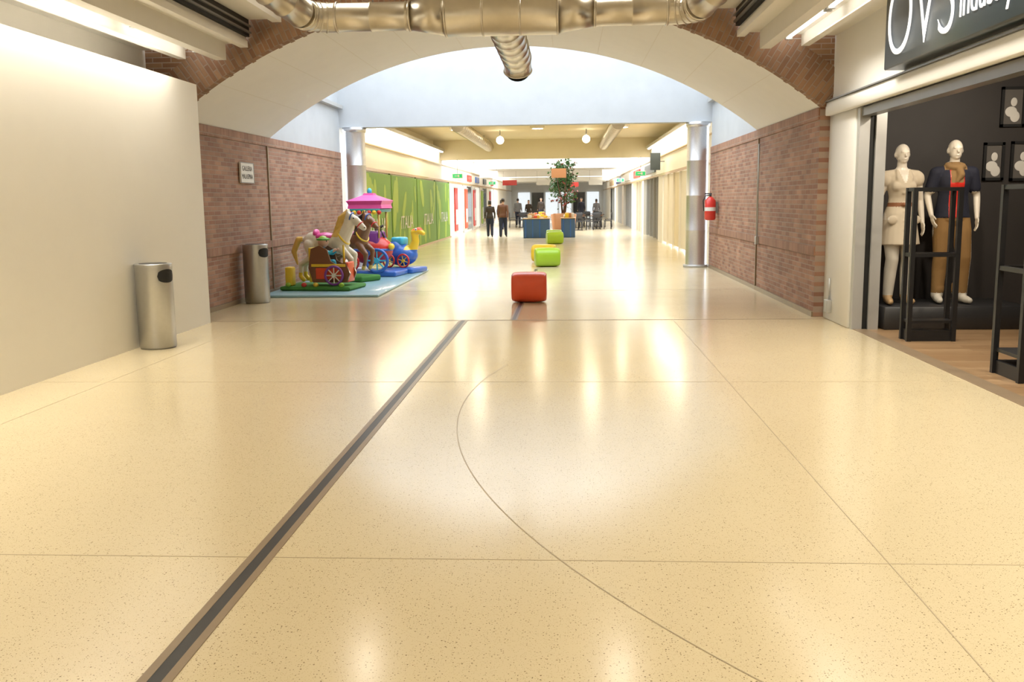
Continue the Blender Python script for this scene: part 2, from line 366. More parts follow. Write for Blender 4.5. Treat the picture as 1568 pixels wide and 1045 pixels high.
for i,(px,pz,w,h) in enumerate(((5.66,2.70,.30,.50),(5.46,2.02,.26,.48),(5.82,2.02,.3,.50),(6.2,2.7,.3,.5))):
    P=empty('framed_portrait',(px,12.59,pz)); boxes('frame',[(-w/2,w/2,-.03,0,h/2-.035,h/2),(-w/2,w/2,-.03,0,-h/2,-h/2+.035),(-w/2,-w/2+.035,-.03,0,-h/2,h/2),(w/2-.035,w/2,-.03,0,-h/2,h/2)],'black',P)
    box('print',-w/2+.02,w/2-.02,-.012,-.002,-h/2+.02,h/2-.02,'photo',P)
    bm=bmesh.new(); ell(bm,(.01,-.013,.06),(.04,.004,.055)); ell(bm,(-.02,-.013,-.06),(.075,.004,.065)); ell(bm,(.03,-.013,-.12),(.06,.004,.07)); fin(bm,'portrait_shape','paper',P,smooth=True)
for i,(x,y) in enumerate(((4.2,10.3),(5.2,10.6),(5.0,8.5),(4.3,7.2))):
    P=empty('shop_spotlight',(x,y,3.2)); sweep('can',[(0,0,0),(0,.0,-.16)],[.05,.06],'dark',P,seg=16)
    l=light('beam',(0,0,-.18),.12,.12,26,(1,.87,.7),(math.radians(38 if y>10 else 0),0,0),P,'DISK'); 
# ------------------------------------------------------------ DUCTS
P=empty('ventilation_duct')
Y=11.5;Z=3.78
def X0(n,a,b,r,**k): ribbed(n,(a,Y,Z),(b,Y,Z),r,'duct',P,**k)
sweep('tee_body',[(-1.42,Y,Z),(-1.40,Y,Z),(-.12,Y,Z),(-.10,Y,Z)],[.24,.25,.25,.24],'duct',P,seg=32)
for i,x in enumerate((-1.42,-.98,-.54,-.10)): torus('seam_%d'%i,(x,Y,Z),(1,0,0),.245,.014,'duct',P)
sweep('reducer_left',[(-1.42,Y,Z),(-1.85,Y,Z)],[.24,.165],'duct',P,seg=32); sweep('reducer_right',[(-.10,Y,Z),(.33,Y,Z)],[.24,.165],'duct',P,seg=32)
X0('run_left',-2.75,-1.85,.165,step=.42); X0('run_right',.33,1.2,.165,step=.42)
for i,x in enumerate((-1.85,-2.72,.33,1.17)): torus('flange_%d'%i,(x,Y,Z),(1,0,0),.17,.014,'duct',P)
for s,x in ((-1,-2.75),(1,1.2)):
    pts=[(x+s*.32*math.sin(t),Y-.32*(1-math.cos(t)),Z) for t in [pi/2*k/5 for k in range(6)]]
    sweep('elbow_%s'%('l' if s<0 else 'r'),pts,.17,'duct',P,smooth=False)
    for k in range(1,6): torus('gore_%d_%d'%(s+1,k),pts[k],(math.cos(pi/2*k/5)*s,-math.sin(pi/2*k/5),0),.17,.01,'duct',P)
    x2=x+s*.32; ribbed('riser_%d'%(s+1),(x2,Y-.32,Z),(x2+s*.5,Y-1.6,Z+.35),.17,'duct',P,step=.3)
    ribbed('long_%d'%(s+1),(x2+s*.5,Y-1.6,Z+.35),(x2+s*.5,-6,Z+.45),.17,'duct',P,step=.6)
ribbed('branch',(-.76,Y,Z-.02),(-.76,14.9,Z-.02),.215,'duct',P,step=.55,h=.014)
pts=[(-.76,14.9+.3*math.sin(t),Z-.02-.3*(1-math.cos(t))) for t in [math.radians(60)*k/4 for k in range(5)]]
sweep('branch_elbow',pts,.215,'duct',P,smooth=False,caps=False)
torus('branch_mouth',pts[-1],(Vector(pts[-1])-Vector(pts[-2])),.215,.014,'duct',P)
sweep('branch_inner',[Vector(pts[-1])-Vector((0,.02,-.01)),Vector(pts[-1])-Vector((0,.015,-.008))],[.20,.20],'dark',P)
boxes('hangers',[(-2.3,-2.29,Y-.005,Y+.005,Z+.1,4.75),(.7,.71,Y-.005,Y+.005,Z+.1,4.75),(-.765,-.755,12.2,12.21,Z+.1,4.7)],'grey',P)
# ------------------------------------------------------------ PORTAL BEAM + COLUMNS
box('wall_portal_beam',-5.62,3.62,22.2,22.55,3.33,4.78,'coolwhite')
for x in (-5.0,3.03):
    P=empty('metal_column',(x,22.35,0)); ribbed('shaft',(0,0,.04),(0,0,3.32),.25,'galv',P,step=.8,h=.004); sweep('base',[(0,0,0),(0,0,.06)],.30,'lgrey',P); sweep('collar',[(0,0,3.22),(0,0,3.33)],[.27,.29],'galv',P)
P=empty('window_skylight')
fr=[]
for i in range(6): x=-5.4+i*1.76; fr.append((x-.025,x+.025,16.8,23.2,5.5,5.58))
fr+= [(-5.62,3.62,16.75,16.85,5.4,5.6),(-5.62,3.62,23.1,23.2,5.4,5.6),(-5.62,3.62,19.95,20.03,5.5,5.58)]
boxes('mullions',fr,'white',P)
# ------------------------------------------------------------ FAR CORRIDOR
XL,XR=-5.25,3.45
box('ceiling_far',-6.2,4.4,23.2,39.8,4.1,4.25,'yceil'); box('wall_far_header',-6.2,4.4,23.15,23.3,4.1,5.5,'coolwhite')
box('wall_far_left',XL-.3,XL,22.55,90,0,3.62,'cream'); box('wall_far_right',XR,XR+.3,22.55,90,2.45,3.62,'cream')
boxes('wall_far_right_bays',[(XR,XR+.3,22.55,24,0,2.45),(XR,XR+.3,34.6,36.2,0,2.45),(XR,XR+.3,43,44,0,2.45),(XR,XR+.3,50,51,0,2.45),(XR,XR+.3,58,60,0,2.45),(XR,XR+.3,67,69,0,2.45),(XR,XR+.3,77,90,0,2.45)],'cream')
boxes('trim_far_cove',[(XL-.9,XL-.3,22.6,90,3.62,4.1),(XR+.3,XR+.9,22.6,90,3.62,4.1)],'yceil')
boxes('trim_far_fascia',[(XL,XL+.05,22.6,90,2.42,2.50),(XR-.05,XR,22.6,90,2.42,2.5),(XL,XL+.04,22.6,90,3.1,3.13),(XR-.04,XR,22.6,90,3.1,3.13)],'tan')
for i,(a,b) in enumerate(((24,34.6),)):
    P=empty('shop_panel_wall')
    n=6; w=(b-a)/n
    for k in range(n):
        box('panel_%d'%k,XR+.04,XR+.10,a+k*w+.04,a+(k+1)*w-.04,.08,2.42,'cream' if k%3 else 'yceil',P)
        box('post_%d'%k,XR-.02,XR+.14,a+k*w-.06,a+k*w+.06,0,2.44,'cream',P)
shoplit=[emit('lit_shop_interior_a',(.9,.72,.45),.55),emit('lit_shop_interior_b',(.8,.8,.78),.5)]
for j,(a,b) in enumerate(((36.2,43),(44,50),(51,58),(60,67),(69,77))):
    P=empty('window_shopfront'); box('glass',XR+.2,XR+.25,a,b,0,2.45,'glassdark' if j%2==0 else shoplit[j//2%2],P)
    k=a
    while k<b: box('mullion_%d'%int(k*10),XR+.1,XR+.2,k,k+.08,0,2.45,'lgrey',P); k+=1.6
    box('signboard',XR-.06,XR,a+1,b-1,2.62,2.98,['sign','red','white','blue','tan'][j],P)
def poster(i,y0,y1):
    P=empty('green_poster'); box('board',XL,XL+.06,y0,y1,.05,2.38,'postergreen',P)
    box('frame',XL,XL+.05,y1,y1+.14,0,2.42,'posterdark',P)
    r=random.Random(i)
    bm=bmesh.new()
    for k in range(9):
        yy=r.uniform(y0+.3,y1-.3); zz=r.uniform(.3,2.1); h=r.uniform(.25,.7); w=h*r.uniform(.3,.6); a=r.uniform(-.8,.8)
        vs=[]
        for t in range(12):
            th=2*pi*t/12; u=w*math.cos(th)*(1 if abs(math.cos(th))<.9 else .9); v=h*math.sin(th)
            vs.append(bm.verts.new((XL+.063+k*.0004,min(y1-.05,max(y0+.05,yy+u*math.cos(a)-v*math.sin(a))),min(2.35,max(.08,zz+u*math.sin(a)+v*math.cos(a))))))
        bm.faces.new(vs)
    fin(bm,'leaf_print','posterlight',P)
    text('caption','ITALIA',(y1-y0)*.5,.4,'paper',facing((XL+.075,y0+(y1-y0)*.3,.75),'+x'),P,ext=.002)
for i,(a,b) in enumerate(((23.4,27.8),(28,32.6),(32.8,37.4),(37.6,41.8))): poster(i,a,b)
boxes('trim_poster_sill',[(XL,XL+.10,23.4,42,0,.06)],'tan')
for i,(y,m_) in enumerate(((44,'red'),(48.5,'orange'),(53,'red'),(58,'lime'),(64,'red'))):
    P=empty('shop_banner'); box('banner',XL+.02,XL+.06,y,y+1.1,.2,2.2,m_,P); box('rail',XL,XL+.08,y-.05,y+1.15,2.2,2.26,'lgrey',P); box('panel_white',XL+.06,XL+.065,y+.2,y+.9,.5,1.2,'paper',P)
    Q=empty('window_shopfront'); box('glass',XL,XL+.02,y+1.3,y+3.6,.1,2.35,'glassdark' if i%2 else shoplit[1],Q); box('frame',XL,XL+.05,y+3.6,y+3.75,0,2.4,'lgrey',Q); box('signboard',XL,XL+.06,y+1.4,y+3.4,2.62,2.95,['white','red','blue','sign','red'][i],Q)
for i,(y,z) in enumerate(((39.6,3.3),(46,3.5),(52,3.3),(59,3.4),(66,3.2),(72,3.3),(78,3.1),(84,3.1))):
    box('wall_cross_beam_%d'%i,XL-.8,XR+.8,y,y+.4,z,4.25 if i else 4.1,'yceil' if i<1 else 'white')
box('ceiling_far_b',-6.2,4.4,51.5,66,4.1,4.25,'white'); box('ceiling_far_c',-6.2,4.4,72,91,4.1,4.25,'white')
box('wall_far_end',-6.2,4.4,90,90.3,0,5,'white')
P=empty('window_end'); pane=emit('daylight_pane',(.85,.93,1),.8)
for k in range(6): box('pane_%d'%k,-4.6+k*1.3,-3.5+k*1.3,89.9,89.98,.1,2.3,pane if k in (0,2,3,5) else 'glassdark',P)
boxes('wall_skylight_upstand',[(-6.2,-6.1,22.6,91,3.62,5),(4.3,4.4,22.6,91,3.62,5)],'white')
for (x,y,z,m_) in ((-3.9,47.5,2.9,'white'),(2.2,47.5,2.9,'white'),(-3.6,60,2.7,'red'),(-1.6,64,2.75,'white'),(1.9,63,2.7,'white'),(.4,70,2.7,'red')):
    P=empty('hanging_shop_sign',(x,y,z)); box('board',-.45,.45,-.03,.03,-.16,.16,m_,P); boxes('rods',[(-.4,-.39,-.005,.005,.16,1.4),(.39,.4,-.005,.005,.16,1.4)],'grey',P)
for x in (XL+.12,XR-.12):
    P=empty('fluorescent_light_fixture'); box('tray',x-.09,x+.09,23.6,39.4,3.62,3.72,'lgrey',P)
    box('tube',x-.04,x+.04,24.4,39.2,3.58,3.62,'tube',P)
    light('glow',(x+(.1 if x<0 else -.1),31.5,3.56),.2,15,140,(1,.89,.67),parent=P)
    P=empty('fluorescent_light_fixture'); box('tray',x-.09,x+.09,41,89,3.62,3.72,'lgrey',P); box('tube',x-.04,x+.04,41,88,3.58,3.62,'tube',P)
    light('glow',(x+(.1 if x<0 else -.1),62,3.56),.2,40,280,(1,.95,.84),parent=P)
for x,y in ((-3.8,33),(-1.0,33),(1.9,33),(-2.6,27),(.7,27)):
    P=empty('ceiling_downlight',(x,y,4.1)); sweep('housing',[(0,0,0),(0,0,-.07)],[.25,.22],'white',P); sweep('lens',[(0,0,-.07),(0,0,-.08)],.18,'lamp',P); light('beam',(0,0,-.1),.4,.4,38,(1,.85,.6),parent=P,shape='DISK')
for x,y in ((-3.2,56),(1.5,56),(-3.2,62),(1.5,62),(-1,57),(-1,76),(-3,76),(1.2,76)):
    P=empty('ceiling_downlight',(x,y,4.1)); sweep('housing',[(0,0,0),(0,0,-.07)],[.25,.22],'white',P); sweep('lens',[(0,0,-.07),(0,0,-.08)],.18,'lamp',P)
for x in (-2.4,.7):
    P=empty('globe_pendant_lamp',(x,34.5,3.75)); ellipsoid('globe',(0,0,0),(.14,.14,.14),'lamp',P); sweep('stem',[(0,0,.12),(0,0,.35)],.02,'grey',P,seg=8)
for x in (-3.2,1.5):
    P=empty('ceiling_duct'); ribbed('pipe',(x,28,3.8),(x,39.4,3.8),.2,'duct',P,step=.5); boxes('hanger',[(x-.01,x+.01,30,30.02,3.95,4.1),(x-.01,x+.01,37,37.02,3.95,4.1)],'grey',P)
for x,y in ((-4.5,39.1),(3.0,39.1),(-4.4,56),(2.9,52)):
    P=empty('exit_sign',(x,y,2.62)); box('case',-.22,.22,-.04,.04,-.1,.1,'white',P); box('face',-.19,.19,-.05,-.04,-.075,.075,'exit',P); boxes('arrow',[(-.12,.02,-.055,-.05,-.015,.015),(.02,.08,-.055,-.05,-.045,.045)],'paper',P); sweep('rod',[(0,0,.1),(0,0,.68)],.01,'grey',P,seg=6)
P=empty('blade_sign',(3.1,34,2.9)); box('plate',-.15,.2,-.03,.03,-.3,.3,'sign',P); box('bracket',.2,.35,-.01,.01,-.02,.02,'grey',P)
P=empty('wall_sign',(XR-.02,25.5,3.05)); box('plate',-.05,0,-.9,.9,-.3,.3,'sign',P); text('letters','OVS',1.4,.4,'signtxt',facing((-.05,.7,-.2),'-x'),P)
# ------------------------------------------------------------ BINS
def bin_(x,y,ang):
    P=empty('trash_can',(x,y,0)); r=.2;h=.95
    sweep('body',[(0,0,0),(0,0,.015),(0,0,.02),(0,0,h-.03),(0,0,h-.01),(0,0,h)],[.19,.19,r,r,r,.19],'steel',P,seg=48)
    torus('rim',(0,0,h-.01),(0,0,1),r-.006,.009,'steel',P,48)
    sweep('ashtray',[(0,0,h-.004),(0,0,h+.004)],.15,'dark',P)
    bm=bmesh.new(); grid=[]
    for i in range(17):
        th=-1+2*i/16; hw=math.sqrt(max(0,1-th*th))**.7
        row=[]
        for j in (-1,0,1):
            a=math.radians(ang+th*34); row.append(bm.verts.new(((r+.004)*math.cos(a),(r+.004)*math.sin(a),h-.135+j*.075*hw)))
        grid.append(row)
    for a,b in zip(grid,grid[1:]):
        for j in (0,1): bm.faces.new((a[j],b[j],b[j+1],a[j+1]))
    fin(bm,'opening','black',P)
bin_(-4.62,10.25,-22); bin_(-5.03,14.95,-25)
P=empty('wall_plaque',(-5.28,15.45,2.1)); box('plate',0,.02,-.33,.33,-.17,.17,'paper',P); boxes('border',[(.02,.024,-.33,.33,.155,.17),(.02,.024,-.33,.33,-.17,-.155),(.02,.024,-.33,-.31,-.17,.17),(.02,.024,.31,.33,-.17,.17)],'grey',P)
text('label_a','GALLERIA',.48,.08,'dark',facing((.021,-.24,.03),'+x'),P,ext=.002); text('label_b','MALASPINA',.52,.08,'dark',facing((.021,-.26,-.10),'+x'),P,ext=.002)
P=empty('fire_extinguisher',(3.12,20.9,1.12))
sweep('cylinder',[(0,0,0),(0,0,.03),(0,0,.42),(0,0,.48),(0,0,.51)],[.09,.12,.12,.07,.03],'red',P); sweep('valve',[(0,0,.5),(0,0,.57)],.025,'dark',P,seg=12)
box('handle',-.12,.03,-.012,.012,.56,.585,'dark',P); sweep('hose',[(0,0,.54),(-.11,-.03,.53),(-.16,-.04,.42),(-.14,-.03,.2)],.012,'dark',P,seg=8); box('bracket',.1,.165,-.03,.03,.15,.4,'grey',P); sweep('label',[(0,0,.2),(0,0,.28)],.1215,'paper',P,caps=False)
P=empty('wall_conduit',(3.262,16.45,.5)); sweep('pipe',[(0,0,.4),(0,0,2)],.012,'lgrey',P,seg=8); box('switch_box',-.03,.016,-.05,.05,.3,.44,'lgrey',P)
# ------------------------------------------------------------ POUFS
def pouf(x,y,m,w=.56,d=.5,h=.48,rz=0):
    P=empty('pouf_seat',(x,y,0),rz); n=28; secs=[(-1,.80),(-.97,.88),(-.88,.955),(-.7,.99),(-.35,1.0),(0,1.0),(.35,1.0),(.7,.99),(.88,.955),(.97,.88),(1,.80)]
    bm=bmesh.new(); rings=[]
    for t,k in secs:
        ring=[]
        for i in range(n):
            a=2*pi*i/n; c,s=math.cos(a),math.sin(a)
            ring.append(bm.verts.new((t*w/2,math.copysign(abs(c)**.68,c)*d/2*k,h/2+math.copysign(abs(s)**.68,s)*h/2*k)))
        rings.append(ring)
    for a,b in zip(rings,rings[1:]):
        for i in range(n): bm.faces.new((a[i],a[(i+1)%n],b[(i+1)%n],b[i]))
    bm.faces.new(rings[0]); bm.faces.new(rings[-1])
    o=fin(bm,'shell',m,P,smooth=True); s=o.modifiers.new('s','SUBSURF'); s.levels=1; s.render_levels=1
pouf(-.6,14.85,'orange'); pouf(-.48,22.8,'lime',.6,.55,.46,.15); pouf(-.60,24.6,'yellow',.6,.55,.46,-.2); pouf(-.45,34.5,'lime',.6,.5,.46,.2); pouf(-.5,36.6,'lime',.6,.5,.46,0)
# ------------------------------------------------------------ FIGURES
def hand(bm,w,d,side,s=1.0,fr=.0085):
    w=Vector(w); d=Vector(d).normalized(); f=Vector((0,-1,0)); f=(f-d*f.dot(d)).normalized(); n=d.cross(f).normalized()
    inn=n if n.x*side<0 else -n
    rot=Matrix((f,n,d)).transposed()
    ell(bm,w+d*.045*s,(.042*s,.017*s,.052*s),rot,16,10)
    for k,(o,l) in enumerate(((.030,.070),(.011,.080),(-.009,.074),(-.028,.058))):
        a=w+d*.080*s+f*o*s; b=a+d*l*.5*s+inn*.006*s; c=b+d*l*.45*s+inn*.018*s
        chain(bm,[w+d*.05*s+f*o*.8*s,a,b,c],[fr*1.1,fr,fr*.95,fr*.8])
    a=w+d*.02*s+f*.03*s; b=a+d*.032*s+f*.024*s+inn*.006*s; c=b+d*.034*s+f*.008*s+inn*.008*s
    chain(bm,[a,b,c],[fr*1.3,fr*1.1,fr*.9])
def human(name,loc,rz,H,mats,fn,pose={},fem=False,cloth=.012,extra=None,hair=None,voxel=.0085,mannequin=False):
    P=empty(name,loc,rz); P.scale=(H/1.75,)*3
    J=dict(hipL=(.09,0,.92),hipR=(-.09,0,.92),kneeL=(.10,-.02,.50),kneeR=(-.10,-.02,.50),ankL=(.105,.02,.085),ankR=(-.105,.02,.085),
           toeL=(.125,-.15,.035),toeR=(-.125,-.15,.035),shL=(.175,0,1.405),shR=(-.175,0,1.405),elL=(.235,.03,1.13),elR=(-.235,.03,1.13),
           wrL=(.245,-.04,.885),wrR=(-.245,-.04,.885))
    J.update(pose); V={k:Vector(v) for k,v in J.items()}
    bm=bmesh.new(); q=.93 if fem else 1; c=cloth
    wz=.115 if fem else .135
    loft(bm,[(0,0,.84,.10,.08),(0,0,.90,.15+c,.105+c),(0,.01,.98,.16+c,.11+c),(0,0,1.08,wz+.01+c,.088+c),(0,-.005,1.17,wz+c,.088+c),(0,-.012,1.28,(.148*q)+c,(.108 if not fem else .115)+c),(0,-.005,1.36,.165*q+c,.10+c),(0,0,1.42,.15*q+c,.078+c),(0,.005,1.465,.09,.062),(0,.005,1.5,.055,.05)])
    for s in 'LR':
        sg=1 if s=='L' else -1
        h,k,a,t=V['hip'+s],V['knee'+s],V['ank'+s],V['toe'+s]
        calf=k.lerp(a,.3)+Vector((0,.012,0)); mid=h.lerp(k,.35)
        chain(bm,[h,mid,k,calf,a],[.088+c*.5,.082+c,.058+c,.056+c,.038+c*1.3])
        heel=a+Vector((0,.03,-.045)); ball=a.lerp(t,.65); ball.z=t.z+.005
        chain(bm,[a,heel],[.04,.034]); chain(bm,[a+Vector((0,0,-.02)),ball,t],[.04,.042,.032]); chain(bm,[heel,ball],[.034,.038])
        sh,e,w=V['sh'+s],V['el'+s],V['wr'+s]
        if fem: sh=sh*1; sh.x*=.93
        chain(bm,[Vector((.08*sg,0,1.43)),sh,sh.lerp(e,.4),e,e.lerp(w,.3),w],[.05,.056+c*.6,.046+c*.5,.038+(0 if mannequin else c*.5),.036+(0 if mannequin else c*.4),.025+(0 if mannequin else c*.3)])
        hand(bm,w,(w-e),sg,fr=.0095)
    chain(bm,[(0,.008,1.44),(0,0,1.56)],[.056,.05])
    ell(bm,(0,.005,1.655),(.074,.094,.098)); ell(bm,(0,-.025,1.60),(.056,.062,.065)); ell(bm,(0,-.06,1.565),(.026,.022,.02))
    chain(bm,[(0,-.088,1.655),(0,-.104,1.622)],[.009,.013])
    ell(bm,(0,-.083,1.588),(.024,.012,.007)); 
    for sg in (1,-1):
        ell(bm,(sg*.076,.01,1.635),(.010,.02,.032)); ell(bm,(sg*.03,-.080,1.668),(.022,.012,.008))
    if hair=='short': ell(bm,(0,.018,1.685),(.083,.098,.088))
    if hair=='long': ell(bm,(0,.018,1.685),(.086,.1,.09)); ell(bm,(0,.05,1.58),(.085,.06,.12))
    if extra: extra(bm)
    blob(bm,'body',mats,fn,P,voxel,3)
    for sg in (1,-1):
        if not mannequin: ellipsoid('eye_%d'%(sg+1),(sg*.03,-.087,1.654),(.012,.007,.007),'paper',P); ellipsoid('iris_%d'%(sg+1),(sg*.03,-.0935,1.654),(.005,.003,.005),'dark',P)
    return P
def ex1(bm):
    loft(bm,[(0,0,1.10,.135,.10),(0,0,1.0,.17,.13),(0,0,.85,.195,.15),(0,-.01,.66,.225,.175),(0,-.01,.655,.21,.16)])
    loft(bm,[(0,0,1.075,.138,.108),(0,0,1.115,.136,.106)])
    for sg in (1,-1):
        ell(bm,(sg*.175,0,1.37),(.075,.07,.09)); chain(bm,[(sg*.065,-.045,1.465),(sg*.075,-.095,1.38),(sg*.015,-.118,1.22)],[.018,.02,.012])
        ell(bm,(sg*.075,-.09,1.29),(.058,.045,.055))
        ell(bm,(sg*.13,-.125,.93),(.055,.02,.05)); 
    for z in (1.02,.92,.82,.72): ell(bm,(0,-.125-.055*(1.02-z)/.3,z),(.011,.008,.011))
    ell(bm,(0,-.12,1.095),(.03,.02,.024))
def f1(c):
    x,y,z=abs(c.x),c.y,c.z
    if z>1.475: return 0
    if x>.165 and z<1.30 and (z>.93 or x>.225) : return 0
    if z<.10: return 3
    if z<.655: return 2
    if 1.072<z<1.118 and x<.15: return 4
    if z>1.33 and x<.05*(z-1.30)/.15 and y<-.02: return 0
    return 1
human('female_mannequin',(4.05,11.8,.285),.05,1.93,['manq','coat','ivory','tan','belt'],f1,dict(elL=(.235,.05,1.14),wrL=(.245,-.02,.90),elR=(-.235,.04,1.14),wrR=(-.25,-.02,.90),kneeR=(-.08,-.05,.50),ankR=(-.10,-.02,.085),toeR=(-.13,-.19,.035)),True,.012,ex1,None,.0085,True)
def ex2(bm):
    for t in range(12):
        a=2*pi*t/12; b=2*pi*(t+1)/12
        cap(bm,(.078*math.cos(a),-.015+.075*math.sin(a),1.475+.02*math.sin(a)),(.078*math.cos(b),-.015+.075*math.sin(b),1.475+.02*math.sin(b)),.032,.032)
    chain(bm,[(.02,-.08,1.46),(.03,-.125,1.38),(-.01,-.13,1.31)],[.035,.04,.02])
    loft(bm,[(0,0,1.02,.155,.12),(0,0,.93,.185,.135),(0,0,.925,.17,.12)])
    for sg in (1,-1): chain(bm,[(sg*.185,0,1.40),(sg*.225,.02,1.24)],[.07,.066]); cap(bm,(sg*.10,.01,.14),(sg*.10,.01,.17),.066,.066)
def f2(c):
    x,y,z=abs(c.x),c.y,c.z
    if z>1.515: return 0
    if (x<.115 and z>1.435) or (x<.065 and z>1.30 and y<-.09): return 3
    if x>.19 and z<1.20 : return 0
    if z<.11: return 5
    if z<.925: return 2
    if x<.07 and y<0: return 4
    return 1
human('male_mannequin',(4.69,11.85,.288),-.05,1.97,['manq','navy','ochre','scarf','red','ivory'],f2,dict(elL=(.26,.04,1.15),wrL=(.24,-.06,.92),elR=(-.255,.04,1.16),wrR=(-.24,-.09,.95),kneeL=(.13,-.05,.50),ankL=(.14,.0,.085),toeL=(.18,-.16,.035)),False,.02,ex2,None,.0085,True)
def walker(name,x,y,rz,H,top,bot,ph,hair='short',fem=False,v=.013):
    d=ph
    pose=dict(kneeL=(.09,-.10*d-.02,.50),ankL=(.09,-.16*d,.10),kneeR=(-.09,.06*d-.04,.50),ankR=(-.09,.22*d,.14),toeR=(-.10,.22*d-.15,.045),
      elL=(.23,.07*d+.02,1.13),wrL=(.24,.10*d-.03,.89),elR=(-.23,-.05*d+.03,1.13),wrR=(-.24,-.16*d-.03,.90))
    pose['toeL']=(.10,-.16*d-.16,.05)
    def fn(c):
        ax,y_,z=abs(c.x),c.y,c.z
        if z>1.5: return 1 if (z>1.70 or (y_>.0 and z>(1.55 if fem else 1.60)) ) else 0
        if ax>.19 and z<.90: return 0
        if z<.10: return 4
        if z<.90: return 3
        return 2
    human(name,(x,y,0),rz,H,['skin','hair',top,bot,'shoe'],fn,pose,fem,.02,None,hair,v)
walker('walking_woman',-3.38,41.5,pi+.1,1.60,'jacketbrown','jeans',1,'long',True); walker('walking_man',-2.78,41.2,pi-.1,1.68,'jacketrust','jeans',-1)
walker('walking_man',-3.1,60,pi,1.7,'greycloth','jeans',1,v=.025); walker('walking_woman',-2.5,62,0,1.6,'jacketbrown','greycloth',1,'long',True,v=.025)
walker('walking_man',1.0,66,.2,1.7,'navy','jeans',-1,v=.025); walker('walking_woman',-3.6,52,pi,1.62,'navy','jeans',1,'long',True,v=.02)
walker('walking_man',-1.9,70,.2,1.75,'jacketbrown','jeans',-1,v=.025); walker('walking_woman',1.9,61.5,pi,1.62,'greycloth','jeans',1,'long',True,v=.025)
# ------------------------------------------------------------ KIDDIE RIDES
box('ride_platform_mat',-5.24,-3.2,15.7,21.6,0,.045,'skyblue',bev=.02)
def wheel(P,c,axis,R_,m1,m2,n=8,tag=''):
    torus('tyre'+tag,c,axis,R_,R_*.14,m1,P); ax=Vector(axis).normalized(); u=ax.orthogonal().normalized(); w=ax.cross(u); c=Vector(c)
    bm=bmesh.new()
    for i in range(n): a=2*pi*i/n; sweep(None,[c,c+(u*math.cos(a)+w*math.sin(a))*R_],R_*.07,None,seg=8,bm=bm)
    sweep(None,[c-ax*R_*.2,c+ax*R_*.2],R_*.22,None,seg=16,bm=bm); fin(bm,'spokes'+tag,m2,P)
def horse(P,off,mats,s=1.0,tag=''):
    o=Vector(off); V=lambda x,y,z:o+Vector((x,y,z))*s
    bm=bmesh.new()
    def E(c,r): ell(bm,V(*c),tuple(k*s for k in r))
    def C(ps,rs): chain(bm,[V(*p) for p in ps],[r*s for r in rs])
    E((0,0,.80),(.34,.16,.18)); E((.24,0,.82),(.2,.165,.21)); E((-.26,0,.83),(.2,.165,.2)); C([(.28,0,.9),(.42,0,1.10),(.47,0,1.27)],[.17,.125,.09])
    C([(.46,0,1.29),(.58,0,1.23),(.72,0,1.10)],[.092,.08,.055]); E((.73,0,1.09),(.055,.05,.05))
    for sg in (1,-1):
        C([(.44,sg*.05,1.36),(.43,sg*.06,1.45)],[.03,.012]); E((.56,sg*.075,1.27),(.02,.012,.02))
        C([(.30,sg*.1,.72),(.50,sg*.11,.60 if sg>0 else .52),(.48,sg*.11,.36),(.42,sg*.11,.22)],[.085,.055,.038,.045])
        C([(-.30,sg*.1,.78),(-.24,sg*.12,.56),(-.48,sg*.12,.42),(-.50,sg*.12,.20),(-.44,sg*.12,.14)],[.12,.085,.048,.038,.045])
    C([(-.42,0,.90),(-.56,0,.88),(-.66,0,.66),(-.60,0,.42)],[.04,.06,.055,.02])
    for k in range(9): t=k/8; C([(.30+.12*t,.03*(-1)**k,1.0+.40*t),(.17+.13*t,.05*(-1)**k,.98+.35*t),(.14+.13*t,.06*(-1)**k,.93+.33*t)],[.04,.035,.018])
    def fn(c):
        q=(c-o)/s
        if q.z<.27: return 2
        if q.x<-.47 and q.z>.40 and abs(q.y)<.08: return 1
        if q.z>.93 and q.x<.25+ (q.z-1.0)*.33+.05 and q.x>.08: return 1
        return 0
    blob(bm,'horse'+tag,mats,fn,P,.014,3)
    bm=bmesh.new(); ell(bm,V(-.03,0,.93),(.2*s,.175*s,.085*s)); ell(bm,V(-.2,0,1.0),(.05*s,.13*s,.08*s)); fin(bm,'saddle'+tag,'pink',P,smooth=True)
    for sg in (1,-1): ellipsoid('eye_white%s%d'%(tag,sg+1),V(.565,sg*.074,1.275),(.024*s,.012*s,.02*s),'paper',P); ellipsoid('pupil%s%d'%(tag,sg+1),V(.568,sg*.083,1.275),(.013*s,.008*s,.014*s),'dark',P); ellipsoid('nostril%s%d'%(tag,sg+1),V(.76,sg*.038,1.10),(.012*s,.008*s,.012*s),'dark',P)
    torus('girth'+tag,V(-.0,0,.80),(1,0,0),.178*s,.018*s,'blue',P); torus('breast_strap'+tag,V(.33,0,.92),(.8,0,.6),.155*s,.018*s,'yellow',P); torus('noseband'+tag,V(.66,0,1.15),(.7,0,-.65),.070*s,.012*s,'red',P)
    torus('brow'+tag,V(.5,0,1.29),(.9,0,-.3),.092*s,.012*s,'blue',P)
P=empty('horse_chariot_kiddie_ride',(-4.42,16.9,.045),-.12)
box('base',-.66,.66,-.52,.40,0,.08,'grass',P,bev=.04)
horse(P,(.0,.18,.02),['horsewhite','gold','yellow'],.98)
bm=bmesh.new(); prof=[(-.28,.14),(.36,.14),(.42,.30),(.34,.50),(.16,.46),(.06,.52),(.0,.72),(-.14,.80),(-.30,.74),(-.36,.40)]
prof=[(x+.20,z) for x,z in prof]
